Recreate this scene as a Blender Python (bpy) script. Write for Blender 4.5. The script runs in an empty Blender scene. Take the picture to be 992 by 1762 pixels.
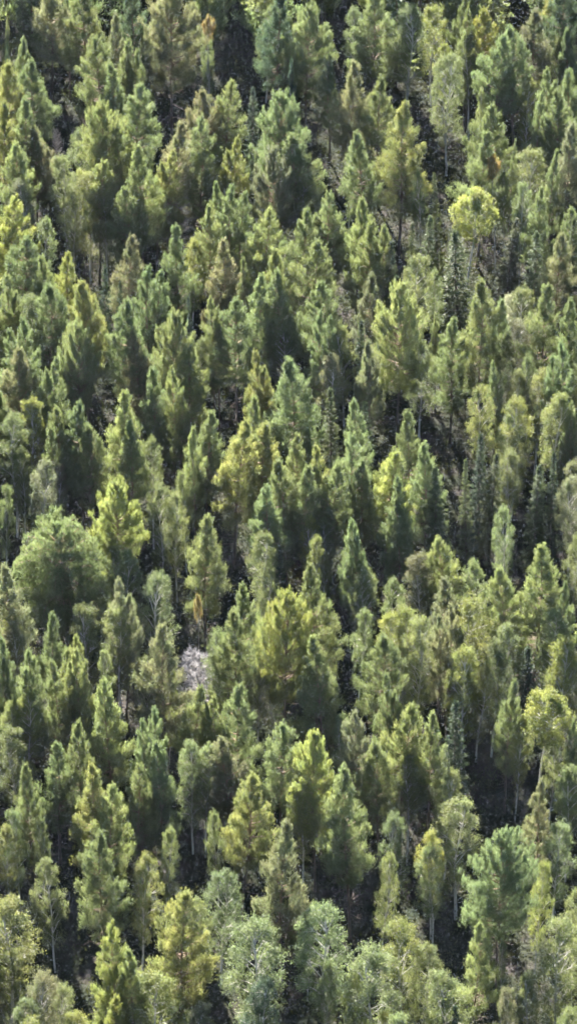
import bpy, math, random
import numpy as np
from mathutils import Vector
rad = math.radians
SC = bpy.context.scene
COL = SC.collection
RNG = np.random.default_rng(7)

# ------------------------------------------------------------------ camera
W_PX, H_PX = 992.0, 1762.0
VFOV, PITCH, CAM_Z = rad(13.0), rad(36.5), 230.0
cam_d = bpy.data.cameras.new('camera'); cam = bpy.data.objects.new('camera', cam_d); COL.objects.link(cam)
cam_d.sensor_fit = 'VERTICAL'; cam_d.angle = VFOV; cam_d.clip_end = 20000; cam_d.clip_start = 1
cam_d.sensor_fit = 'VERTICAL'
cam_d.lens = cam_d.sensor_height / (2 * math.tan(VFOV / 2))
cam.location = (0, 0, CAM_Z); cam.rotation_euler = (math.pi / 2 - PITCH, 0, 0)
SC.camera = cam

def ray(px, py):
    f = (H_PX / 2) / math.tan(VFOV / 2)
    x = (px - W_PX / 2) / f; y = -(py - H_PX / 2) / f
    cy, sy = math.cos(PITCH), math.sin(PITCH)
    return np.array([x, cy + y * sy, -sy + y * cy])
def at(px, py, z):
    d = ray(px, py); t = (z - CAM_Z) / d[2]
    return d[0] * t, d[1] * t, t            # t = depth along the view axis
PXM = (H_PX / 2) / math.tan(VFOV / 2)        # pixels * depth per metre

def ground_z(x, y):
    return 0.35 * np.sin(x * 0.11 + 1.3) * np.cos(y * 0.083) + 0.2 * np.sin(x * 0.31 + y * 0.27)

# ------------------------------------------------------------------ materials
def new_mat(name):
    m = bpy.data.materials.new(name); m.use_nodes = True
    nt = m.node_tree; nt.nodes.clear()
    return m, nt, nt.nodes, nt.links
def leaf_mat(name, trans=0.42, warm=(1.25, 1.12, 0.55), spec=0.35, rough=0.5, vary=0.35, fixed=None, nscale=0.9):
    m, nt, N, L = new_mat(name)
    out = N.new('ShaderNodeOutputMaterial')
    info = N.new('ShaderNodeObjectInfo')
    geo = N.new('ShaderNodeTexCoord')
    noi = N.new('ShaderNodeTexNoise'); noi.inputs['Scale'].default_value = nscale; noi.inputs['Detail'].default_value = 3
    L.new(geo.outputs['Object'], noi.inputs['Vector'])
    noi2 = N.new('ShaderNodeTexNoise'); noi2.inputs['Scale'].default_value = 6.0; noi2.inputs['Detail'].default_value = 1
    L.new(geo.outputs['Object'], noi2.inputs['Vector'])
    if fixed is None:
        csrc = info.outputs['Color']
    else:
        big = N.new('ShaderNodeTexNoise'); big.inputs['Scale'].default_value = 0.22; big.inputs['Detail'].default_value = 0
        L.new(geo.outputs['Object'], big.inputs['Vector'])
        cr = N.new('ShaderNodeValToRGB')
        cr.color_ramp.elements[0].position = 0.38; cr.color_ramp.elements[0].color = (*fixed[0], 1)
        cr.color_ramp.elements[1].position = 0.62; cr.color_ramp.elements[1].color = (*fixed[1], 1)
        L.new(big.outputs['Fac'], cr.inputs['Fac']); csrc = cr.outputs['Color']
    hsv = N.new('ShaderNodeHueSaturation')
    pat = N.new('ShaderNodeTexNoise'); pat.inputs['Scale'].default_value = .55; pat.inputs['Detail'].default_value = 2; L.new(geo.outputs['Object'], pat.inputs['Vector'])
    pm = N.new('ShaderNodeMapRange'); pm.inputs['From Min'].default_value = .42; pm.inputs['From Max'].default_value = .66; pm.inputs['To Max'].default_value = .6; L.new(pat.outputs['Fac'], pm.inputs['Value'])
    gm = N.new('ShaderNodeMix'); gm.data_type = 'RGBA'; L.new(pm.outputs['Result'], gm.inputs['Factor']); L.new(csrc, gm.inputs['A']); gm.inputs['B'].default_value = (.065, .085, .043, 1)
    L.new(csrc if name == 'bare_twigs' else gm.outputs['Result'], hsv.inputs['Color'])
    mh = N.new('ShaderNodeMapRange'); mh.inputs['From Min'].default_value = 0.3; mh.inputs['From Max'].default_value = 0.7
    mh.inputs['To Min'].default_value = 0.485; mh.inputs['To Max'].default_value = 0.515
    L.new(noi.outputs['Fac'], mh.inputs['Value']); L.new(mh.outputs['Result'], hsv.inputs['Hue'])
    mv = N.new('ShaderNodeMapRange'); mv.inputs['From Min'].default_value = 0.3; mv.inputs['From Max'].default_value = 0.7
    mv.inputs['To Min'].default_value = 1 - vary; mv.inputs['To Max'].default_value = 1 + vary
    L.new(noi2.outputs['Fac'], mv.inputs['Value']); L.new(mv.outputs['Result'], hsv.inputs['Value'])
    p = N.new('ShaderNodeBsdfPrincipled'); p.inputs['Roughness'].default_value = rough
    p.inputs['Specular IOR Level'].default_value = spec
    L.new(hsv.outputs['Color'], p.inputs['Base Color'])
    tr = N.new('ShaderNodeBsdfTranslucent')
    mul = N.new('ShaderNodeMix'); mul.data_type = 'RGBA'; mul.blend_type = 'MULTIPLY'; mul.inputs['Factor'].default_value = 1
    L.new(hsv.outputs['Color'], mul.inputs['A']); mul.inputs['B'].default_value = (*warm, 1)
    L.new(mul.outputs['Result'], tr.inputs['Color'])
    mx = N.new('ShaderNodeMixShader'); mx.inputs['Fac'].default_value = trans
    L.new(p.outputs[0], mx.inputs[1]); L.new(tr.outputs[0], mx.inputs[2]); L.new(mx.outputs[0], out.inputs['Surface'])
    return m
def bark_mat(name, low, high, z0, z1, white=False):
    m, nt, N, L = new_mat(name)
    out = N.new('ShaderNodeOutputMaterial'); p = N.new('ShaderNodeBsdfPrincipled'); p.inputs['Roughness'].default_value = 0.85
    tc = N.new('ShaderNodeTexCoord'); sep = N.new('ShaderNodeSeparateXYZ'); L.new(tc.outputs['Object'], sep.inputs[0])
    mr = N.new('ShaderNodeMapRange'); mr.inputs['From Min'].default_value = z0; mr.inputs['From Max'].default_value = z1
    L.new(sep.outputs['Z'], mr.inputs['Value'])
    mix = N.new('ShaderNodeMix'); mix.data_type = 'RGBA'; mix.inputs['A'].default_value = (*low, 1); mix.inputs['B'].default_value = (*high, 1)
    L.new(mr.outputs['Result'], mix.inputs['Factor'])
    mp = N.new('ShaderNodeMapping'); mp.inputs['Scale'].default_value = (3, 3, 9 if white else 1.2); L.new(tc.outputs['Object'], mp.inputs['Vector'])
    no = N.new('ShaderNodeTexNoise'); no.inputs['Scale'].default_value = 1.5; no.inputs['Detail'].default_value = 4; L.new(mp.outputs[0], no.inputs['Vector'])
    cr = N.new('ShaderNodeValToRGB'); cr.color_ramp.elements[0].position = 0.35 if not white else 0.36; cr.color_ramp.elements[1].position = 0.62 if not white else 0.42
    a = 0.45 if not white else 0.12
    cr.color_ramp.elements[0].color = (a, a, a, 1); cr.color_ramp.elements[1].color = (1.1, 1.1, 1.1, 1)
    L.new(no.outputs['Fac'], cr.inputs['Fac'])
    mul = N.new('ShaderNodeMix'); mul.data_type = 'RGBA'; mul.blend_type = 'MULTIPLY'; mul.inputs['Factor'].default_value = 1
    L.new(mix.outputs['Result'], mul.inputs['A']); L.new(cr.outputs['Color'], mul.inputs['B'])
    L.new(mul.outputs['Result'], p.inputs['Base Color']); L.new(p.outputs[0], out.inputs['Surface'])
    return m
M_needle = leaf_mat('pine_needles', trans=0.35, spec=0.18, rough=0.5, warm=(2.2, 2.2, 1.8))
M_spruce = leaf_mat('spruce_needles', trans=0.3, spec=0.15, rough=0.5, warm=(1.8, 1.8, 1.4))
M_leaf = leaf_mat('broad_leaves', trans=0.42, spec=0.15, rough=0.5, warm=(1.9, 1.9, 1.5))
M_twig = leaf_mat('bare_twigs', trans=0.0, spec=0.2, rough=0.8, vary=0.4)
M_pbark = bark_mat('pine_bark', (0.10, 0.075, 0.06), (0.19, 0.12, 0.08), 4, 13)
M_sbark = bark_mat('spruce_bark', (0.09, 0.07, 0.06), (0.10, 0.075, 0.06), 2, 12)
M_bbark = bark_mat('birch_bark', (0.42, 0.40, 0.37), (0.38, 0.36, 0.33), 0, 8, True)
M_dead = bark_mat('weathered_wood', (0.2, 0.18, 0.165), (0.22, 0.20, 0.19), 0, 10)

# ------------------------------------------------------------------ mesh tools
def unit(v):
    return v / np.maximum(np.linalg.norm(v, axis=-1, keepdims=True), 1e-9)
def blades(c, d, l, w, rng):
    """rhombic blades: centres c, long axes d, lengths l, half widths w"""
    n = len(c); d = unit(d); s = unit(np.cross(d, rng.normal(size=(n, 3))))
    l = np.broadcast_to(l, n)[:, None]; w = np.broadcast_to(w, n)[:, None]
    v = np.empty((n, 4, 3))
    v[:, 0] = c - d * l * .5; v[:, 1] = c + s * w + d * l * .08; v[:, 2] = c + d * l * .5; v[:, 3] = c - s * w + d * l * .08
    return v.reshape(-1, 3)
def tube(pts, radii, sides=6):
    pts = np.asarray(pts, float); n = len(pts)
    t = unit(np.gradient(pts, axis=0)); ref = np.array([1., 0, 0]) if abs(t[0, 0]) < .7 else np.array([0, 1., 0])
    a = unit(np.cross(t, ref)); b = np.cross(t, a)
    ang = np.arange(sides) * 2 * math.pi / sides
    ring = pts[:, None] + np.asarray(radii)[:, None, None] * (np.cos(ang)[None, :, None] * a[:, None] + np.sin(ang)[None, :, None] * b[:, None])
    i, j = np.meshgrid(np.arange(n - 1), np.arange(sides), indexing='ij'); k = (j + 1) % sides
    f = np.stack([i * sides + j, i * sides + k, (i + 1) * sides + k, (i + 1) * sides + j], -1).reshape(-1, 4)
    return ring.reshape(-1, 3), f
class Acc:
    def __init__(s): s.v = []; s.f = []; s.n = 0
    def add(s, v, f): s.v.append(v); s.f.append(f + s.n); s.n += len(v)
    def quads(s, v): s.add(v, np.arange(len(v)).reshape(-1, 4))
    def get(s): return np.concatenate(s.v), np.concatenate(s.f)
def mesh(name, V, F, mat, smooth=False, mats=None, mi=None):
    me = bpy.data.meshes.new(name); nv, nf = len(V), len(F)
    me.vertices.add(nv); me.vertices.foreach_set('co', np.asarray(V, np.float32).ravel())
    me.loops.add(nf * 4); me.loops.foreach_set('vertex_index', np.asarray(F, np.int32).ravel())
    me.polygons.add(nf); me.polygons.foreach_set('loop_start', np.arange(nf, dtype=np.int32) * 4)
    me.update(calc_edges=True)
    for m in (mats or [mat]): me.materials.append(m)
    if mi is not None: me.polygons.foreach_set('material_index', np.asarray(mi, np.int32))
    if smooth: me.polygons.foreach_set('use_smooth', np.ones(nf, bool))
    me.validate(); return me

# ------------------------------------------------------------------ tree shapes (H x W nominal, scaled per tree)
H0, W0 = 18.0, 4.8
def trunk_path(rng, H, wob=.12, n=14):
    z = np.linspace(0, H, n); ph = rng.uniform(0, 6.28, 2)
    x = wob * np.sin(z * .35 + ph[0]) * z / H * 2; y = wob * np.sin(z * .3 + ph[1]) * z / H * 2
    return np.stack([x - x[0], y - y[0], z], -1)
def on_path(P, z):
    return np.array([np.interp(z, P[:, 2], P[:, 0]), np.interp(z, P[:, 2], P[:, 1]), z])

def pine(seed, u0=.40, p=1.4, nb=68, droop=0., W0=W0, lobed=0., blade=1.0):
    rng = np.random.default_rng(seed); T = Acc(); C = Acc()
    P = trunk_path(rng, H0 * .985)
    T.add(*tube(P, np.interp(P[:, 2], [0, 1, H0], [.2, .16, .02]), 8))
    az = rng.uniform(0, 6.28); nw = int(H0 * (1 - u0) / .62); lobes = rng.uniform(0, 6.28, 3)
    cs = []; ds = []; sz = []
    for i in range(nb):
        v = (i + .5) / nb; v = v ** .92
        if v < .97: v = (int(v * nw) + .5 + rng.normal() * .07) / nw
        az += 1.4 if i % 5 == 0 else 0
        u = u0 + (1 - u0) * v
        az += 2.4 + rng.normal() * .25
        prof = (.62 + .38 * min(v / .22, 1)) if v < .22 else 1 - ((v - .22) / .78) ** p * .93
        L = W0 / 2 * prof * (rng.uniform(.5, .85) if rng.random() < .3 else rng.uniform(.85, 1.2)) * (1 + lobed * math.cos(az * 2 + lobes[0]))
        tf_ = 1.12 - .62 * v ** 1.5
        rise = math.radians(np.interp(v, [0, .5, 1], [2, 28, 62]) + rng.normal() * 9)
        base = on_path(P, u * H0 - L * .35 * math.tan(min(rise, .9)) if v < .9 else u * H0 - .2)
        o = np.array([math.cos(az), math.sin(az), 0])
        s = np.linspace(0, 1, 5)[:, None]
        pts = base + o * L * s * math.cos(rise * .8) + np.array([0, 0, 1]) * (L * s * math.sin(rise) * .9 + .45 * L * .5 * s ** 2.2 * (1 - droop))
        side = np.cross(o, [0, 0, 1])
        pts += side * rng.normal() * .12 * L * s ** 1.5
        T.add(*tube(pts, np.linspace(.045, .012, 5) * (.6 + L / 3), 3))
        k = max(4, int(4 + L * 4.6))
        for q in range(k):
            f = rng.uniform(.28, 1.0) ** .75 if q else 1.0
            c = np.array([np.interp(f, s[:, 0], pts[:, a]) for a in range(3)])
            sp = (.28 + .22 * L) * (1.15 - f * .55)
            c = c + side * rng.normal() * sp * .62 + np.array([0, 0, 1]) * (rng.normal() * .13 + .08)
            cs.append(c); ds.append(o * .40 + np.array([0, 0, 1.0])); sz.append(rng.uniform(.2, .5) * tf_)
        for q in range(3):      # upturned plume at the branch end
            cs.append(pts[-1] + o * .04 * q + np.array([0, 0, .22 * q + .1]) + rng.normal(size=3) * .05); ds.append(o * .3 + np.array([0, 0, 1.])); sz.append((.30 - .07 * q) * tf_)
    # leader shoots
    for q in range(5):
        cs.append(on_path(P, H0 * .985 - q * .24) + rng.normal(size=3) * .03); ds.append(np.array([0, 0, 1.])); sz.append(.10 + .02 * q)
    # dead lower branches: thin grey twigs
    for i in range(26):
        u = rng.uniform(.16, u0 + .18); a = rng.uniform(0, 6.28); L = W0 / 2 * rng.uniform(.25, .75)
        o = np.array([math.cos(a), math.sin(a), 0]); b = on_path(P, u * H0)
        s = np.linspace(0, 1, 4)[:, None]
        pts = b + o * L * s + np.array([0, 0, 1]) * (-.15 * L * s + rng.normal() * .1 * s + .15 * s ** 2)
        T.add(*tube(pts, np.linspace(.03, .008, 4), 3))
        for j in range(4):
            f = rng.uniform(.3, 1); c = b + o * L * f + np.array([0, 0, -.1 * L * f])
            e = c + unit(o + rng.normal(size=3) * .8) * rng.uniform(.25, .6)
            T.add(*tube(np.array([c, (c + e) / 2 + rng.normal(size=3) * .03, e]), [.014, .01, .006], 3))
    cs = np.array(cs); ds = np.array(ds); sz = np.array(sz); nbld = 38
    cnt = np.maximum(10, (nbld * np.minimum(1.25, sz / .34))).astype(int); r = np.repeat(np.arange(len(cs)), cnt); n = len(r)
    off = rng.normal(size=(n, 3)) * sz[r][:, None] * np.array([.5, .5, .62])
    d = unit(ds[r]) * 1.15 + unit(off) * .42 + rng.normal(size=(n, 3)) * .34
    C.quads(blades(cs[r] + off, d, rng.uniform(.2, .46, n) * blade, rng.uniform(.014, .026, n) * blade, rng))
    return T.get(), C.get(), M_pbark, M_needle

def spruce(seed, u0=.10, wf=.8):
    rng = np.random.default_rng(seed); T = Acc(); C = Acc()
    P = trunk_path(rng, H0 * .99, .04); T.add(*tube(P, np.interp(P[:, 2], [0, H0], [.2, .015]), 8))
    cs = []; ds = []; az = rng.uniform(0, 6.28); nb = 130
    for i in range(nb):
        v = (i + .5) / nb; u = u0 + (1 - u0) * v; az += 2.4 + rng.normal() * .3
        L = W0 / 2 * wf * (1 - v) ** .78 * rng.uniform(.7, 1.15) + .1
        o = np.array([math.cos(az), math.sin(az), 0]); side = np.cross(o, [0, 0, 1]); b = on_path(P, u * H0)
        s = np.linspace(0, 1, 5)[:, None]; dr = np.interp(v, [0, .7, 1], [.55, .28, -.5])
        pts = b + o * L * s + np.array([0, 0, 1]) * (-dr * L * s + .32 * L * s ** 2.5)
        T.add(*tube(pts, np.linspace(.03, .008, 5), 3))
        k = max(3, int(L * 7))
        for q in range(k):
            f = rng.uniform(.2, 1); c = np.array([np.interp(f, s[:, 0], pts[:, a]) for a in range(3)])
            c = c + side * rng.normal() * .24 * (1.1 - f) * max(L, .4) + np.array([0, 0, -abs(rng.normal()) * .10])
            cs.append(c); ds.append(o * .8 + np.array([0, 0, -.25]))
    for q in range(8): cs.append(on_path(P, H0 - q * .13)); ds.append(np.array([0, 0, 1.]))
    cs = np.array(cs); ds = np.array(ds); nbld = 16; n = len(cs) * nbld; r = np.repeat(np.arange(len(cs)), nbld)
    off = rng.normal(size=(n, 3)) * np.array([.13, .13, .075])
    d = unit(ds[r]) + unit(rng.normal(size=(n, 3))) * .55
    C.quads(blades(cs[r] + off, d, rng.uniform(.15, .28, n), rng.uniform(.032, .055, n), rng))
    return T.get(), C.get(), M_sbark, M_spruce

def birch(seed, u0=.30, nl=26, leafsz=1.0, flat=1.0, ragged=.0):
    rng = np.random.default_rng(seed); T = Acc(); C = Acc()
    P = trunk_path(rng, H0 * .9, .2); T.add(*tube(P, np.interp(P[:, 2], [0, H0], [.15, .02]), 8))
    zc = H0 * (1 + u0) / 2; hz = H0 * (1 - u0) / 2; cl = []; rr = []
    for i in range(nl):
        v = (i + .5) / nl; z = -1 + 2 * v ** .8; z = min(z, .93)
        rad_ = math.sqrt(max(1 - abs(z) ** (2.2 if z > 0 else 1.6), 0)) if True else 0
        a = i * 2.4 + rng.normal() * .3; q = rng.uniform(.45, .85)
        lr = W0 * rng.uniform(.15, .23) * (1 - .35 * max(z, 0))
        cl.append([math.cos(a) * rad_ * q * W0 / 2, math.sin(a) * rad_ * q * W0 / 2, zc + z * (hz - lr * .8) * flat + (1 - flat) * hz]); rr.append(lr)
    cl.append([0, 0, H0 - .8]); rr.append(.75)
    cl = np.array(cl); rr = np.array(rr)
    for c, lr in zip(cl, rr):
        b = on_path(P, max(1.5, min(c[2] - 1.2 - .4 * np.hypot(c[0], c[1]), H0 * .86)))
        mid = (b + c) / 2 + np.array([0, 0, .15])
        T.add(*tube(np.array([b, mid, c]), [.05, .03, .012], 4))
        for j in range(4):
            e = c + unit(rng.normal(size=3) + [0, 0, .4]) * lr * .9
            T.add(*tube(np.array([mid, (mid + e) / 2 + rng.normal(size=3) * .05, e]), [.02, .014, .006], 3))
    # leafy sprays on every lobe
    ns = 34; n1 = len(cl) * ns; r = np.repeat(np.arange(len(cl)), ns)
    dirs = unit(rng.normal(size=(n1, 3)) + np.array([0, 0, .25]))
    sc = cl[r] + dirs * (rng.uniform(.35, 1.08 + ragged, (n1, 1))) * rr[r][:, None] * np.array([1, 1, 1.25])
    m = 21; n = n1 * m; r2 = np.repeat(np.arange(n1), m)
    off = rng.normal(size=(n, 3)) * np.array([.14, .14, .15])
    d = dirs[r2] * .5 + np.array([0, 0, -.25]) + unit(rng.normal(size=(n, 3))) * .9
    C.quads(blades(sc[r2] + off, d, rng.uniform(.09, .17, n) * leafsz, rng.uniform(.028, .05, n) * leafsz, rng))
    return T.get(), C.get(), M_bbark, M_leaf

def bare(seed):
    rng = np.random.default_rng(seed); T = Acc(); C = Acc()
    P = trunk_path(rng, H0 * .95, .2); T.add(*tube(P, np.interp(P[:, 2], [0, H0], [.16, .02]), 8))
    for i in range(60):
        v = (i + .5) / 60; u = .35 + .63 * v; a = i * 2.4; L = W0 / 2 * (1 - v ** 2.4 * .75) * rng.uniform(.6, 1.05)
        o = np.array([math.cos(a), math.sin(a), 0]); b = on_path(P, u * H0 * .95)
        s = np.linspace(0, 1, 5)[:, None]; pts = b + o * L * s + np.array([0, 0, 1]) * (L * .55 * s + .3 * s ** 2 * L)
        T.add(*tube(pts, np.linspace(.05, .012, 5), 4))
        n = 90; f = rng.uniform(.2, 1, n); c = np.stack([np.interp(f, s[:, 0], pts[:, q]) for q in range(3)], -1)
        d = unit(rng.normal(size=(n, 3)) * .55 + o * .45 + np.array([0, 0, .75])); l = rng.uniform(.3, .8, n)
        C.quads(blades(c + d * l[:, None] * .5, d, l, rng.uniform(.010, .02, n), rng))
    return T.get(), C.get(), M_dead, M_twig

def forked(i):
    (a, b, mb, mc), (c, d, _, _) = pine(140 + i, u0=.32, p=[1.4, 1.8, 1.2][i], nb=52, lobed=.1), pine(150 + i, u0=.36, p=[1.2, 1.6, 1.3][i], nb=46)
    off = np.array([[.95, .35, 0], [1.1, -.3, 0], [.8, .6, 0]][i]); sc = np.array([.8, .8, [.9, .82, .94][i]])
    j = lambda A, B, o: (np.concatenate([A[0] * (np.array([.85, .85, 1])) - o * .5, B[0] * sc + o * .6]), np.concatenate([A[1], B[1] + len(A[0])]))
    return j(a, c, off), j(b, d, off), mb, mc
def domed(b):
    def f(v):
        v = v.copy(); zm = .42 * H0; rho = np.hypot(v[:, 0], v[:, 1]) / 5.9
        k = np.sqrt(np.clip(1 - rho ** 2, .02, 1)); up = v[:, 2] > zm
        v[up, 2] = zm + (v[up, 2] - zm) * k[up]; return v
    (tv, tf), (cv, cf), mb, mc = b
    q = cv.reshape(-1, 4, 3); c = q.mean(1); d = f(c) - c
    return (f(tv), tf), ((q + d[:, None]).reshape(-1, 3), cf), mb, mc
SHAPES = {}; WN = {'r': 7.6, 'D': 10.0}
def shape_set(key, name, builds):
    out = []
    for (tv, tf), (cv, cf), mb, mc in builds:
        zs = H0 / np.percentile(cv[:, 2], 99.9); tv = tv * [1, 1, zs]; cv = cv * [1, 1, zs]
        out.append(dict(trunk=mesh(name + '_trunk', tv, tf, mb, True), crown=mesh(name + '_crown', cv, cf, mc), raw=(tv, tf, cv, cf), proto=None))
    SHAPES[key] = out
shape_set('p', 'pine', [pine(10 + i, u0=[.34, .28, .36, .32, .30, .38, .26, .31, .40][i], p=[1.25, 1.55, 1.9, 1.1, 1.4, 2.1, 1.2, 1.0, 1.7][i], lobed=[.0, .15, .2, .05, .12, .25, .0, .3, .1][i]) for i in range(9)] + [forked(i) for i in range(3)])
shape_set('r', 'round_pine', [pine(30 + i, u0=[.36, .40, .33][i], p=[3.0, 3.6, 2.6][i], nb=105, lobed=.1, W0=7.6) for i in range(3)])
shape_set('c', 'slim_pine', [pine(40 + i, u0=.3, p=[.95, 1.05, .85][i], nb=52) for i in range(3)])
shape_set('s', 'spruce', [spruce(50 + i, wf=[.95, 1.0, .9][i]) for i in range(3)])
shape_set('b', 'birch', [birch(60 + i, u0=[.22, .28, .2, .3, .22, .25][i], nl=[24, 22, 28, 20, 26, 24][i], leafsz=[1, 1.1, .9, 1.15, 1, 1.05][i], ragged=[0, .15, .05, .2, .1, .25][i]) for i in range(6)])
shape_set('D', 'dome_pine', [domed(pine(37, u0=.3, p=5.5, nb=190, W0=10.0, lobed=.04))])
shape_set('F', 'sapling_birch', [birch(95, u0=.80, nl=9, leafsz=1.3)])
shape_set('w', 'bare', [bare(80)])
shape_set('f', 'flat_birch', [birch(90, u0=.62, nl=20, leafsz=1.15)])

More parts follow.
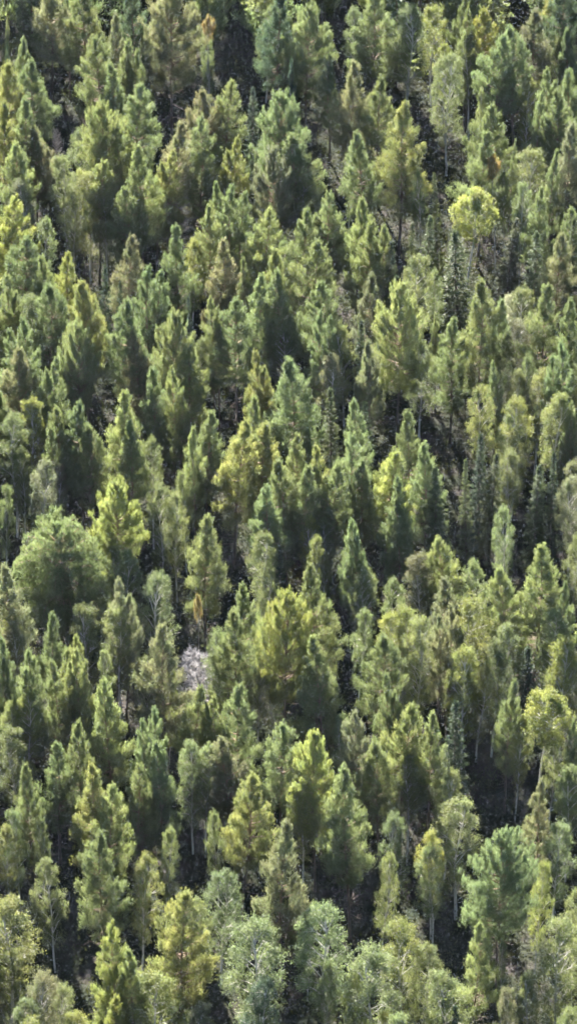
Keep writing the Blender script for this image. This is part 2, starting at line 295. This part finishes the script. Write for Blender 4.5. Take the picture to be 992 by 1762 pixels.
# ------------------------------------------------------------------ where the trees stand
TILES = {
(0, 0): """8,80,40,c,l 40,200,34,c,d 105,-60,120,s,g 240,-120,150,p,t 335,-20,90,c,g 440,-60,150,p,g 480,180,130,p,g 370,325,80,b,g 565,75,90,p,t 615,110,90,c,g
650,220,110,p,g 850,-90,240,r,t 690,-80,120,p,d 725,275,48,s,d 125,195,75,p,g 195,180,80,p,g 190,290,150,p,g 20,320,150,p,y 570,305,120,p,g 660,400,130,p,g 820,310,110,c,g
930,290,110,p,g 975,235,75,p,g 310,480,80,p,g 370,510,120,p,y 540,490,190,r,y 140,500,120,p,g 220,540,110,p,y 20,530,130,p,y 640,600,140,p,y 170,620,120,p,k 60,730,110,p,y
700,720,150,p,y 800,760,110,p,y 420,640,120,b,g 480,780,130,p,y 880,480,110,p,k 870,600,150,p,k 950,620,110,p,g 330,760,120,b,l 265,640,40,w,w 560,600,100,p,k""",
(330, 0): """80,75,62,F,o 95,150,55,b,l 215,105,170,r,t 315,130,75,p,y 370,15,100,b,l 440,-40,150,p,d 570,5,190,r,g 600,190,120,p,y 695,255,90,c,g 500,310,50,c,d
120,260,110,p,g 140,370,140,p,g 300,430,90,s,d 430,450,210,r,g 380,640,150,b,k 610,540,85,c,g 665,565,120,p,g 520,670,130,p,g 400,730,170,r,k 800,330,150,p,t 865,650,130,p,l
940,370,130,p,g 60,450,120,p,k 50,600,150,p,g 200,690,120,p,y 830,30,100,b,g 900,-60,150,p,g 790,700,80,b,l""",
(652, 0): """80,370,120,p,t 110,510,175,p,y 200,570,100,p,t 270,30,110,b,Y 330,200,60,b,Y 350,280,140,b,l 520,50,130,p,Y 440,40,75,p,g 460,160,110,b,y 600,150,120,p,g
650,45,90,p,g 700,120,120,p,g 770,150,120,b,y 800,40,130,p,k 870,0,120,b,Y 910,170,80,b,l 980,130,70,p,g 150,30,150,b,g 30,-10,120,p,g 400,-40,80,p,g 850,340,95,p,g 730,400,100,b,y
810,445,90,c,g 900,430,120,p,g 960,360,90,p,g 575,520,120,p,g 510,640,130,p,g 600,760,75,F,o 510,445,42,b,l 660,700,45,c,g 750,750,160,b,y 850,750,75,p,g 320,820,52,c,l
940,600,150,p,k 930,-90,130,p,d""",
(0, 290): """20,160,150,p,Y 90,250,110,p,g 190,240,100,b,l 150,60,130,b,k 360,70,110,b,y 440,20,140,b,y 530,60,90,b,g 720,0,150,p,y 650,60,120,p,g 850,60,120,p,y 885,140,120,w,w
890,280,110,p,g 960,335,95,b,Y 340,405,115,c,Y 225,425,95,p,y 130,330,140,p,g 510,480,85,s,d 590,560,60,s,d 420,560,200,r,y 240,580,160,p,g 20,540,110,p,g 140,640,120,b,l
90,710,160,p,g 20,760,110,p,y 750,500,180,p,g 670,660,170,p,g 570,670,110,p,g 375,790,150,r,l 860,720,175,r,g 970,630,62,s,d 700,800,120,p,t 640,330,120,p,k 300,560,100,p,y 770,420,110,p,k""",
(330, 290): """110,60,80,p,g 200,60,150,p,g 265,70,100,p,y 340,190,150,p,y 90,180,90,p,g 560,20,130,b,y 540,200,110,p,g 690,100,130,p,g 770,140,110,p,t 830,150,120,p,y
900,250,120,p,y 640,160,90,p,g 420,400,140,p,y 360,470,70,b,Y 240,440,80,c,g 620,370,130,p,g 600,460,130,p,g 660,560,130,p,g 185,590,110,p,g 120,640,100,p,g 220,660,150,p,g
330,520,130,p,g 480,520,120,p,g 470,770,110,b,l 770,760,110,b,y 680,720,110,p,g 850,760,90,s,d 975,285,75,p,g 40,830,60,b,l 300,700,110,p,g 480,340,70,b,l 900,540,100,p,k
140,330,130,p,k""",
(652, 290): """220,0,70,b,l 450,85,225,f,V 405,30,55,c,l 150,280,75,s,g 240,235,105,s,g 60,370,105,s,d 200,450,130,b,l 285,510,75,b,l 100,590,235,r,y
420,300,175,s,g 640,245,105,s,k 540,470,110,p,g 520,560,190,p,g 720,60,90,b,l 820,80,110,c,g 790,290,145,s,g 940,240,115,s,g 900,330,120,p,t 725,540,85,p,y 670,620,60,b,W
740,600,130,b,l 830,580,145,p,g 955,670,110,p,g 430,710,100,p,g 370,750,110,p,g 610,660,100,p,g 290,720,60,c,l 640,20,52,b,l 310,10,65,s,g 900,780,120,p,y 700,760,140,b,k
980,190,80,p,g 530,700,120,p,g""",
(0, 580): """90,60,120,p,t 30,130,110,p,g 220,90,150,p,g 200,200,150,p,k 125,300,125,b,Y 15,260,90,p,g 60,370,160,b,l 110,550,80,b,l 290,335,90,p,g 380,230,80,p,g 400,300,120,p,g
530,250,80,p,g 580,280,160,p,y 640,400,110,p,y 500,330,110,p,y 240,430,110,p,g 440,430,130,p,g 570,190,90,c,g 780,130,140,p,g 700,190,120,p,g 880,165,110,p,y 930,30,140,p,y
700,60,130,b,k 760,500,90,b,l 790,400,50,b,l 575,680,220,r,Y 805,735,110,b,g 880,770,100,b,l 930,690,70,b,l 970,460,90,p,y 10,750,65,b,g 200,620,120,b,k 290,620,100,b,k""",
(330, 580): """40,0,80,b,l 290,60,72,p,g 355,90,110,p,y 440,60,80,p,g 540,90,230,p,g 700,80,130,b,k 850,80,80,c,g 900,20,90,p,t 705,255,115,s,g 815,320,110,c,g 900,310,85,s,d
270,205,110,p,g 320,290,130,p,y 140,290,110,p,g 60,370,110,p,g 200,400,180,p,y 350,440,150,p,y 540,480,110,p,g 480,580,140,p,g 630,530,110,p,y 740,480,90,p,g 790,500,150,p,g
400,720,150,p,g 440,620,110,p,g 580,640,130,p,g 680,640,120,p,g 960,540,140,p,Y 980,470,70,p,g 650,760,100,b,y 850,620,110,p,g 600,440,60,p,g""",
(652, 580): """150,370,120,p,g 70,460,110,p,g 200,440,110,p,g 240,510,110,p,g 300,660,120,s,g 60,630,130,p,y 110,740,130,p,g 210,10,110,b,l 520,235,110,b,y 590,120,80,c,g
690,160,80,b,l 800,155,130,b,y 680,300,165,b,Y 640,380,110,b,g 890,290,140,b,y 980,340,65,p,g 920,50,130,p,g 750,90,80,b,l 510,510,105,s,d 450,600,80,s,g 565,590,120,s,g
875,590,85,s,d 790,660,115,s,g 980,600,90,b,t 970,700,120,b,t 650,540,110,b,l 940,130,130,b,l 650,840,80,b,l""",
(0, 870): """10,250,110,p,g 50,300,180,p,t 20,520,90,b,Y 60,590,150,b,k 320,50,450,D,v 580,190,90,b,g 640,230,140,b,l 770,335,150,b,l 680,470,70,b,l 415,405,60,c,g 430,490,170,b,g
600,500,150,b,l 590,400,110,p,t 220,520,110,p,g 330,640,140,p,y 400,740,130,p,y 290,790,110,p,g 130,770,180,p,g 20,690,110,p,g 520,710,80,b,l 580,760,170,p,g 830,500,150,p,y
830,620,200,p,t 980,480,120,p,y 840,815,65,b,Y 700,800,110,b,k""",
(330, 870): """60,30,190,p,g 0,100,110,p,g 350,110,140,b,l 450,225,80,s,d 365,290,90,b,l 275,405,100,p,g 200,460,50,c,l 240,530,150,p,g 460,430,235,r,Y 630,320,205,p,g
600,60,90,b,Y 660,50,90,b,g 610,150,80,b,y 690,215,80,b,l 830,50,140,p,g 810,250,90,b,l 850,330,110,b,g 960,640,160,p,g 840,520,90,b,l 38,440,40,F,o 130,610,120,b,l
230,770,130,p,g 410,710,110,b,l 660,670,205,p,g 320,740,70,b,g 40,745,170,w,w""",
(652, 870): """440,110,110,p,y 350,140,130,p,y 280,190,130,p,y 210,245,150,b,k 100,370,100,b,l 310,340,130,p,k 490,270,110,b,l 480,460,190,b,Y 130,500,150,b,Y 200,560,150,b,y
330,520,130,p,t 20,520,110,b,Y 430,690,165,b,Y 500,770,110,b,y 580,720,130,b,l 670,600,140,b,l 590,550,60,b,l 800,155,250,p,y 610,200,110,p,g 650,290,120,p,y 900,370,80,p,g
880,500,150,b,g 980,140,90,b,l 760,700,140,s,d 930,675,130,b,Y 980,790,80,b,y 100,700,80,b,l""",
(0, 1160): """130,80,130,b,Y 50,150,100,b,y 210,20,140,p,g 330,160,130,p,g 380,220,140,p,g 280,320,120,p,g 360,370,110,p,g 440,430,150,p,y 160,455,120,p,g 110,530,110,p,g
80,660,110,b,l 210,700,60,b,l 30,745,120,b,y 530,580,150,p,y 480,680,150,p,g 720,150,160,p,g 740,260,150,p,g 640,500,110,p,y 690,430,130,p,g 830,330,120,p,g 960,340,110,b,l
820,770,90,b,l 710,830,80,b,y 560,10,200,p,y 650,40,110,p,y 440,5,130,p,y 850,20,130,p,y 960,50,140,p,y 780,200,110,p,t 60,270,150,b,g""",
(330, 1160): """230,40,150,p,g 120,70,130,p,y 300,80,110,p,g 380,150,110,p,g 440,240,130,p,g 490,190,60,c,g 500,370,80,b,l 60,350,110,b,l 240,465,150,p,y 375,610,100,p,y
440,715,265,p,t 620,275,205,r,Y 760,350,90,b,Y 560,480,110,b,l 750,220,100,b,l 800,370,90,b,l 870,190,120,p,k 820,260,110,p,t 960,100,120,p,g 960,300,110,p,g 800,460,250,p,g
130,680,70,b,l 180,300,120,p,k""",
(652, 1160): """60,20,110,p,g 110,150,140,p,y 20,310,130,p,g 260,170,135,p,l 375,110,125,s,d 340,470,100,b,l 650,30,110,p,g 820,70,225,f,V 700,180,90,b,y 870,280,110,b,g
980,250,75,p,g 400,605,190,b,l 600,620,170,b,y 620,780,290,r,g 890,740,150,b,l 800,530,110,c,t 80,700,130,b,l 270,780,120,b,Y 150,370,110,b,l 960,460,120,b,g""",
(0, 1462): """255,40,120,b,l 30,235,290,b,y 20,500,130,b,g 200,595,190,b,t 300,690,130,b,l 120,730,160,b,l 350,810,180,b,Y 170,840,200,b,Y 590,710,115,p,Y 640,780,130,p,y
800,640,235,b,Y 940,820,130,b,y 700,590,140,b,y 560,400,210,p,Y 690,480,120,p,y 880,180,275,p,y 700,10,140,b,y 500,-60,240,p,g 700,90,62,b,l""",
(330, 1462): """140,90,180,b,l 280,110,120,b,y 30,240,110,b,y 310,330,310,b,l 470,500,80,b,l 690,270,220,b,l 670,560,80,b,l 900,480,230,b,l 820,610,110,b,Y 50,760,140,b,k
580,240,80,b,l 330,660,220,b,d""",
(652, 1462): """140,350,215,b,Y 250,480,150,b,l 340,600,200,b,y 120,810,150,b,l 30,830,110,b,Y 490,340,180,c,y 900,345,215,b,y 760,580,110,b,l 660,680,110,b,k 950,760,140,b,y
20,10,100,b,y 160,40,90,b,l 280,-20,110,b,g 800,60,90,b,Y 990,190,80,b,l 990,330,80,b,l 625,450,45,b,l 400,780,90,s,d""",
}
TREES = []
for (ox, oy), txt in TILES.items():
    for it in txt.split():
        a = it.split(','); TREES.append([ox + float(a[0]) / 2.918, oy + float(a[1]) / 2.918, float(a[2]) / 2.918, a[3], a[4]])
def prio(t): return (0 if t[3] in 'wf' or t[4] in 'oYVW' or t[2] > 60 else 1, -t[2] if t[3] != 's' else -60)
keep = []
for t in sorted(TREES, key=prio):
    ok = True
    for k in keep:
        r = .39 * (t[2] + k[2]) if (t[3] in 'prc' and k[3] in 'prc') else .25 * (t[2] + k[2])
        if 'w' in (t[3], k[3]): r = (.42 if ((t[1] - k[1]) > 0) == (t[3] == 'w') else .16) * (t[2] + k[2])
        if ((t[0] - k[0]) / r) ** 2 + ((t[1] - k[1]) * .8 / r) ** 2 < 1: ok = False; break
    if ok: keep.append(t)
GAPS = [(95,1640,35),(215,1590,30),(340,1620,30),(520,1620,35),(690,1500,30),(760,1380,35),(860,1350,30),(560,30,30),(420,60,30),(285,90,40),(145,145,35),(545,190,35),
 (745,250,30),(870,440,35),(765,870,35),(265,930,30),(35,900,35),(600,1090,25),(480,1190,25),(385,1040,25),(400,1480,30)]
keep = [t for t in keep if prio(t)[0] == 0 or not any(abs(t[0] - a) < r * .9 and abs(t[1] - b) < r + 6 for a, b, r in GAPS)]
keep.sort(key=lambda t: t[1])
TREES = keep

COLORS = {  # leaf base colours by tint code
 'g': (.110, .134, .064), 'y': (.144, .160, .064), 'Y': (.168, .182, .058), 'l': (.128, .152, .072), 'V': (.175, .192, .058), 'W': (.30, .31, .24), 'd': (.045, .070, .048),
 'k': (.115, .115, .072), 't': (.132, .136, .080), 'v': (.108, .132, .060), 'o': (.18, .13, .06), 'w': (.22, .195, .19)}
PINE_NAMES = {'p': 'pine_tree', 'r': 'pine_tree', 'D': 'pine_tree', 'c': 'pine_tree', 's': 'spruce_tree', 'b': 'birch_tree', 'f': 'birch_tree', 'F': 'birch_tree', 'w': 'bare_tree'}
GROUPS = {'pine_tree': 'pines of the dense forest', 'spruce_tree': 'dark spruces among the pines', 'birch_tree': 'birches and other broadleaf trees among the pines', 'bare_tree': 'bare pale trees in the forest'}

def height_of(k, w_m, rnd):
    if k in 'b': return float(np.clip(8.5 + w_m * 1.55, 9.5, 18)) + rnd
    if k == 'f': return 14.5 if w_m > 2.5 else 12.0
    if k == 's': return float(np.clip(9 + w_m * 1.6, 10, 17)) + rnd
    if k == 'c': return float(np.clip(9.5 + w_m * 1.7, 10.5, 17)) + rnd
    if k == 'w': return 7.5
    if k == 'F': return 13.0
    if k == 'D': return 15.0
    return float(np.clip(11 + w_m * 1.5, 13, 20)) + rnd

def link_tree(kind, var):
    S = SHAPES[kind][var]; nm = PINE_NAMES[kind]
    if S['proto'] is None:
        r = bpy.data.objects.new(nm, None); COL.objects.link(r); r.empty_display_size = .5
        t = bpy.data.objects.new('trunk', S['trunk']); c = bpy.data.objects.new('crown', S['crown'])
        for o in (t, c): COL.objects.link(o); o.parent = r
        S['proto'] = (r, t, c); return r, c
    r0, t0, c0 = S['proto']; r = r0.copy(); t = t0.copy(); c = c0.copy()
    for o in (r, t, c): COL.objects.link(o)
    t.parent = r; c.parent = r
    return r, c

pr = random.Random(3); placed = []
WF = {'F': 1.15, 'D': 1.15, 'p': 1.75, 'r': 1.45, 'c': 1.65, 's': 1.4, 'b': 1.4, 'f': 1.1, 'w': 1.9}
for i, (px, py, w, k, cc) in enumerate(TREES):
    x, y, dep = at(px, py, 16); wm = w / PXM * dep
    wf = WF[k] if k in 'DfwF' else float(np.interp(w, [40, 75, 110], [WF[k], 1.25, 1.08]))
    h = height_of(k, wm, pr.uniform(-1, 1)); x, y, dep = at(px, py, h); wm = w / PXM * dep * wf
    var = pr.randrange(len(SHAPES[k])); r, c = link_tree(k, var)
    gz = float(ground_z(x, y)); r.location = (x, y, gz - .05)
    s = wm / WN.get(k, W0) * (1.08 if k == 's' else 1.0); sz = (h - gz) / H0
    r.scale = (s * pr.uniform(.88, 1.14), s * pr.uniform(.88, 1.14), sz); r.rotation_euler = (rad(pr.gauss(0, 1.7)), rad(pr.gauss(0, 1.7)), pr.uniform(0, 6.283))
    base = COLORS[cc]; j = (.74 if k != 's' else .52) * (1 + pr.uniform(-.14, .14)); hue = pr.uniform(-.08, .08)
    pass; c.color = (base[0] * j * (1 + hue), base[1] * j, base[2] * j * (1 - hue), 1)
    placed.append((r, px, py, w, k, cc, x, y))

# ------------------------------------------------------------------ descriptions
SPECIAL = [ # x, y, label, phrase used by neighbours
 (110, 887, 'huge dome-shaped olive pine, the widest crown in the whole forest', 'the huge dome-shaped pine'),
 (806, 319, 'low bright yellow birch with a flat wide crown like a cushion', 'the flat bright yellow birch'),
 (357, 24, 'little orange autumn birch alone before a dark gap', 'the little orange birch'),
 (116, 429, 'pointed bright yellow young pine beside a large black gap', 'the pointed yellow young pine'),
 (343, 1125, 'leafless pale grey-pink tree with a bushy mass of bare twigs', 'the leafless pale grey-pink tree'),
 (933, 1184, 'golden yellow birch with a wide lopsided crown over dark shade', 'the lopsided golden birch'),
 (686, 492, 'broad golden-topped pine with a long bare trunk showing below its crown', 'the broad golden-topped pine'),
 (488, 1017, 'wide mustard yellow round-topped pine beside a tall green pine', 'the wide mustard yellow pine'),
 (481, 1405, 'fan-shaped khaki pine with spreading upswept boughs above a dark hollow', 'the fan-shaped khaki pine'),
 (882, 502, 'narrow chalky white birch standing out among green pines', 'the chalky white birch'),
 (197, 813, 'round yellow-rimmed pine with brown lower branches, just above the dome-shaped pine', 'the round yellow-rimmed pine'),
 (690, 175, 'tall pine with a bright yellow tip and dark green shaded front', 'the yellow-tipped pine'),
 (604, 1318, 'large symmetrical green pine with one straight dark trunk line down its front', 'the large symmetrical green pine'),
 (858, 257, 'small orange-brown birch tucked against a green pine trunk', 'the small orange-brown birch'),
 (477, 154, 'umbrella-topped grey-green pine with layered crown and forked pale limbs', 'the umbrella-topped pine'),
 (864, 1427, 'massive wide green pine, broadest crown of the lower slope', 'the massive wide green pine'),
 (700, 1582, 'rounded birch with lemon yellow top and silvery edges', 'the lemon-topped birch'),
 (301, 1524, 'large pine lit yellow-green along its rim with curled outer boughs', 'the yellow-rimmed curled pine'),
 (780, 1198, 'bluish dark spruce with a pale pointed tip', 'the bluish dark spruce'),
 (816, 1028, 'compact round vivid yellow-green birch like a ball', 'the ball-shaped birch'),
 (542, 1254, 'barrel-shaped pine with a glowing yellow cap and dark green body', 'the yellow-capped barrel pine'),
 (44, 1187, 'bright yellow birch rising out of green pines', 'the yellow birch by the left border'),
 (43, 683, 'small clear yellow birch with pointed top before purple shade', 'the pointed clear yellow birch'),
 (744, 10, 'slender yellow birch between dark pines at the upper border', 'the slender yellow birch'),
 (291, -31, 'big tan-green pine with rounded crown hanging over a black hollow', 'the big tan-green pine'),
 (412, 1319, 'dark spiky pine with a thin bright rim on its tip', 'the bright-rimmed spiky pine'),
 (796, 393, 'tall grey-tipped spruce with stacked drooping boughs under the flat yellow birch', 'the stacked grey-tipped spruce'),
 (926, 923, 'large yellow-green pine with wide crown and pale lower boughs', 'the large yellow-green pine'),
 (515, 611, 'very broad green pine with bare brown trunks beneath', 'the very broad green pine'),
 (436, 1575, 'wide pale birch catching light only on its left flank', 'the one-side-lit pale birch'),
 (545, 980, 'upright green pine with visible dark trunk beside the mustard pine', 'the upright green pine'),
 (303, 338, 'pale pinkish bare tree showing through gaps between green pines', 'the pinkish bare tree'),
 (768, 1632, 'pale greenish birch', None),
 (350, 880, 'rounded green pine over a black hollow, beside the silvery birches', 'the black-hollow pine'),
]
SPECIAL = [s for s in SPECIAL if s[3]]
land = []; used_idx = set()
for sx, sy, lab, ph in SPECIAL:
    b = min(range(len(placed)), key=lambda q: 1e9 if q in used_idx else math.hypot(placed[q][1] - sx, placed[q][2] - sy))
    used_idx.add(b); land.append((b, ph)); placed[b][0]['label'] = lab
KINDW = {'p': 'pine', 'r': 'round-topped pine', 'D': 'dome pine', 'c': 'slim pointed pine', 's': 'spruce', 'b': 'birch', 'f': 'flat birch', 'F': 'little birch', 'w': 'bare tree'}
COLW = {'V': 'vivid yellow', 'W': 'chalky pale', 'v': 'olive', 'g': 'mid-green', 'y': 'yellow-green', 'Y': 'golden yellow', 'l': 'pale silvery', 'd': 'dark', 'k': 'grey-olive', 't': 'tan-green', 'o': 'orange', 'w': 'whitish'}
def look(t):
    w = t[3]; sizew = 'small ' if w < 29 else ('broad ' if w > 52 else '')
    return sizew + COLW[t[5]] + ' ' + KINDW[t[4]]
DIRS = ['right of', 'above and right of', 'straight above', 'above and left of', 'left of', 'below and left of', 'straight below', 'below and right of']
def sector(t, l):
    a = math.degrees(math.atan2(-(t[2] - l[2]), t[1] - l[1])) % 360
    return int(((a + 22.5) % 360) // 45)
ORD = ['nearest', 'second', 'third', 'fourth', 'fifth', 'sixth', 'seventh', 'eighth', 'ninth']
looks = [look(t) for t in placed]
for i, t in enumerate(placed):
    if i in used_idx: continue
    best = None
    for li, ph in land:
        l = placed[li]; d = math.hypot(t[1] - l[1], t[2] - l[2]); sctr = sector(t, l)
        rank = sum(1 for j, u in enumerate(placed) if j != i and j not in used_idx and looks[j] == looks[i] and sector(u, l) == sctr and (math.hypot(u[1] - l[1], u[2] - l[2]), j) < (d, i))
        cost = d * (1 + 1.1 * rank)
        if rank < 9 and (best is None or cost < best[0]): best = (cost, rank, sctr, ph)
    _, rank, sctr, ph = best
    one = ORD[rank]
    lab = f"{looks[i]}, {one} {DIRS[sctr]} {ph}"
    t[0]['label'] = lab.replace('straight ', '') if len(lab.replace('-', ' ').split()) > 16 else lab
for t in placed:
    nm = PINE_NAMES[t[4]]; t[0]['category'] = {'pine_tree': 'pine', 'spruce_tree': 'spruce', 'birch_tree': 'birch', 'bare_tree': 'bare tree'}[nm]; t[0]['group'] = GROUPS[nm]
print('TREES', len(placed), 'labels', len({t[0]['label'] for t in placed}), 'maxwords', max(len(t[0]['label'].split()) for t in placed))

# ------------------------------------------------------------------ forest going on outside the picture: one mass
def surrounding():
    rng = random.Random(11); av = []; af = []; mi = []; n = 0
    pts = [(p[6], p[7]) for p in placed]
    cand = 0
    while cand < 2600:
        cand += 1
        px = rng.uniform(-330, 1322); py = rng.uniform(-620, 2120)
        if -22 < px < 1014 and -105 < py < 1790: continue
        x, y, dep = at(px, py, 17)
        if any((x - a) ** 2 + (y - b) ** 2 < 4.1 ** 2 for a, b in pts): continue
        pts.append((x, y))
        k = rng.choice('ppppprcsbb'); S = SHAPES[k][rng.randrange(len(SHAPES[k]))]; tv, tf, cv, cf = S['raw']
        s = rng.uniform(.85, 1.15); h = rng.uniform(.75, 1.02); a = rng.uniform(0, 6.28); ca, sa = math.cos(a), math.sin(a)
        Rm = np.array([[ca * s, -sa * s, 0], [sa * s, ca * s, 0], [0, 0, h]])
        q = np.arange(len(cf)); q = q[np.random.default_rng(cand).random(len(q)) < .28]
        cv2 = cv.reshape(-1, 4, 3)[q]; ctr = cv2.mean(1, keepdims=True); cv2 = (ctr + (cv2 - ctr) * 1.9).reshape(-1, 3)
        tfk = tf[:13 * 8]; tvk = tv[:14 * 8]
        for v, f, m in ((cv2, np.arange(len(cv2)).reshape(-1, 4), 0), (tvk, tfk, 1)):
            v = v @ Rm.T + np.array([x, y, 0]); av.append(v.astype(np.float32)); af.append(f + n); mi.append(np.full(len(f), m)); n += len(v)
    print('SURROUND', len(pts) - len(placed), n)
    Mx = leaf_mat('forest_foliage', fixed=((.07, .095, .045), (.105, .12, .05)), trans=.5, warm=(2.1, 2.1, 1.7))
    me = mesh('forest', np.concatenate(av), np.concatenate(af), None, mats=[Mx, M_pbark], mi=np.concatenate(mi))
    o = bpy.data.objects.new('surrounding_forest', me); COL.objects.link(o)
    o['kind'] = 'stuff'; o['label'] = 'dense mixed forest continuing all around the visible trees'; o['category'] = 'forest'
surrounding()

# ------------------------------------------------------------------ undergrowth
def undergrowth():
    rng = np.random.default_rng(5); nc = 26000
    x = rng.uniform(-48, 48, nc); y = rng.uniform(235, 450, nc); z = ground_z(x, y)
    hgt = rng.uniform(.3, 1.2, nc) + (rng.random(nc) < .4) * rng.uniform(.6, 3.6, nc)
    m = 20; n = nc * m; r = np.repeat(np.arange(nc), m)
    c = np.stack([x[r] + rng.normal(size=n) * .4, y[r] + rng.normal(size=n) * .4, z[r] + rng.random(n) * hgt[r]], -1)
    V = blades(c, rng.normal(size=(n, 3)) * .6 + [0, 0, .7], rng.uniform(.18, .4, n), rng.uniform(.03, .07, n), rng)
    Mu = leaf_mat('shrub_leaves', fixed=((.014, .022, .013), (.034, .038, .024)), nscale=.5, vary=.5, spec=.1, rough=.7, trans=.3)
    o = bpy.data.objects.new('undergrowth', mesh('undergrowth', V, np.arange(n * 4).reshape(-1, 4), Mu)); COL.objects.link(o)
    o['kind'] = 'stuff'; o['label'] = 'low shrubs and saplings covering the shaded forest floor'; o['category'] = 'undergrowth'
undergrowth()

# ------------------------------------------------------------------ ground
def ground():
    xs = np.concatenate([[-9000, -2500, -700, -250], np.linspace(-90, 90, 91), [250, 700, 2500, 9000]])
    ys = np.concatenate([[-9000, -2000, -300, 60], np.linspace(200, 480, 141), [750, 1500, 4000, 12000]])
    X, Y = np.meshgrid(xs, ys, indexing='ij'); Z = ground_z(X, Y); far = (np.abs(X) > 95) | (Y > 482) | (Y < 198); Z[far] = 0
    nx, ny = X.shape; V = np.stack([X, Y, Z], -1).reshape(-1, 3)
    i, j = np.meshgrid(np.arange(nx - 1), np.arange(ny - 1), indexing='ij')
    F = np.stack([i * ny + j, (i + 1) * ny + j, (i + 1) * ny + j + 1, i * ny + j + 1], -1).reshape(-1, 4)
    m, nt, N, L = new_mat('forest_floor'); out = N.new('ShaderNodeOutputMaterial'); p = N.new('ShaderNodeBsdfPrincipled'); p.inputs['Roughness'].default_value = .95; p.inputs['Specular IOR Level'].default_value = .05
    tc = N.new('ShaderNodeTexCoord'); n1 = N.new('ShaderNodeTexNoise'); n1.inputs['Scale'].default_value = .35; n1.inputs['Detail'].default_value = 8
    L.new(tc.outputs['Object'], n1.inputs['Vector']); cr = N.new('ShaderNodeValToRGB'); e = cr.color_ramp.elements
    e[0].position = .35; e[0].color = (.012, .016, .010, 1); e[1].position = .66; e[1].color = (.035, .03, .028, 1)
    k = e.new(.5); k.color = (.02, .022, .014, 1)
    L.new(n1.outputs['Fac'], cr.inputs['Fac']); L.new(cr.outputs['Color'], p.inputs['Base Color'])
    n2 = N.new('ShaderNodeTexNoise'); n2.inputs['Scale'].default_value = 3; n2.inputs['Detail'].default_value = 5; L.new(tc.outputs['Object'], n2.inputs['Vector'])
    bp = N.new('ShaderNodeBump'); bp.inputs['Strength'].default_value = .8; bp.inputs['Distance'].default_value = .3; L.new(n2.outputs['Fac'], bp.inputs['Height'])
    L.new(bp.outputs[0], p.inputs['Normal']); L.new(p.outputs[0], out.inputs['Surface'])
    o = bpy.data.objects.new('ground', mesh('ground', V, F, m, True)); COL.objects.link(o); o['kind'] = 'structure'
ground()

# ------------------------------------------------------------------ light
SUN_EL, SUN_AZ = rad(32), rad(-16)     # azimuth from +Y (behind the trees) towards +X
w = bpy.data.worlds.new('World'); SC.world = w; w.use_nodes = True; wn = w.node_tree.nodes; wl = w.node_tree.links
sky = wn.new('ShaderNodeTexSky'); sky.sky_type = 'NISHITA'; sky.sun_disc = False; sky.sun_elevation = SUN_EL; sky.sun_rotation = SUN_AZ; sky.ozone_density = 2.5; sky.air_density = .65
bg = wn['Background']; bg.inputs['Strength'].default_value = 0.05; wl.new(sky.outputs[0], bg.inputs['Color'])
sd = bpy.data.lights.new('sun', 'SUN'); sd.energy = 5.0; sd.angle = rad(.55); sd.color = (1.0, .95, .86)
so = bpy.data.objects.new('sun', sd); COL.objects.link(so)
sdir = Vector((math.sin(SUN_AZ) * math.cos(SUN_EL), math.cos(SUN_AZ) * math.cos(SUN_EL), math.sin(SUN_EL)))
so.rotation_euler = sdir.to_track_quat('Z', 'Y').to_euler()

SC.render.engine = 'CYCLES'
SC.view_settings.view_transform = 'Standard'; SC.view_settings.look = 'None'; SC.view_settings.exposure = 3.6; SC.view_settings.gamma = 1
SC.view_settings.use_curve_mapping = False
SC.cycles.max_bounces = 3; SC.cycles.diffuse_bounces = 2; SC.cycles.use_adaptive_sampling = True; SC.cycles.adaptive_threshold = .04; SC.cycles.transmission_bounces = 4; SC.cycles.glossy_bounces = 2
SC.cycles.filter_width = 1.8

# ------------------------------------------------------------------ air
def haze():
    V = [(x, y, z) for x in (-320, 320) for y in (-12, 760) for z in (-2.5, 235)]
    F = [(0, 1, 3, 2), (4, 6, 7, 5), (0, 4, 5, 1), (2, 3, 7, 6), (0, 2, 6, 4), (1, 5, 7, 3)]
    m, nt, N, L = new_mat('air_haze'); out = N.new('ShaderNodeOutputMaterial'); v = N.new('ShaderNodeVolumePrincipled')
    v.inputs['Color'].default_value = (.62, .74, 1, 1); v.inputs['Density'].default_value = HAZE; v.inputs['Anisotropy'].default_value = .2
    L.new(v.outputs[0], out.inputs['Volume'])
    o = bpy.data.objects.new('haze', mesh('haze', np.array(V, float), np.array(F), m)); COL.objects.link(o); o['kind'] = 'stuff'
HAZE = 0.000012
haze()
SC.cycles.volume_bounces = 0
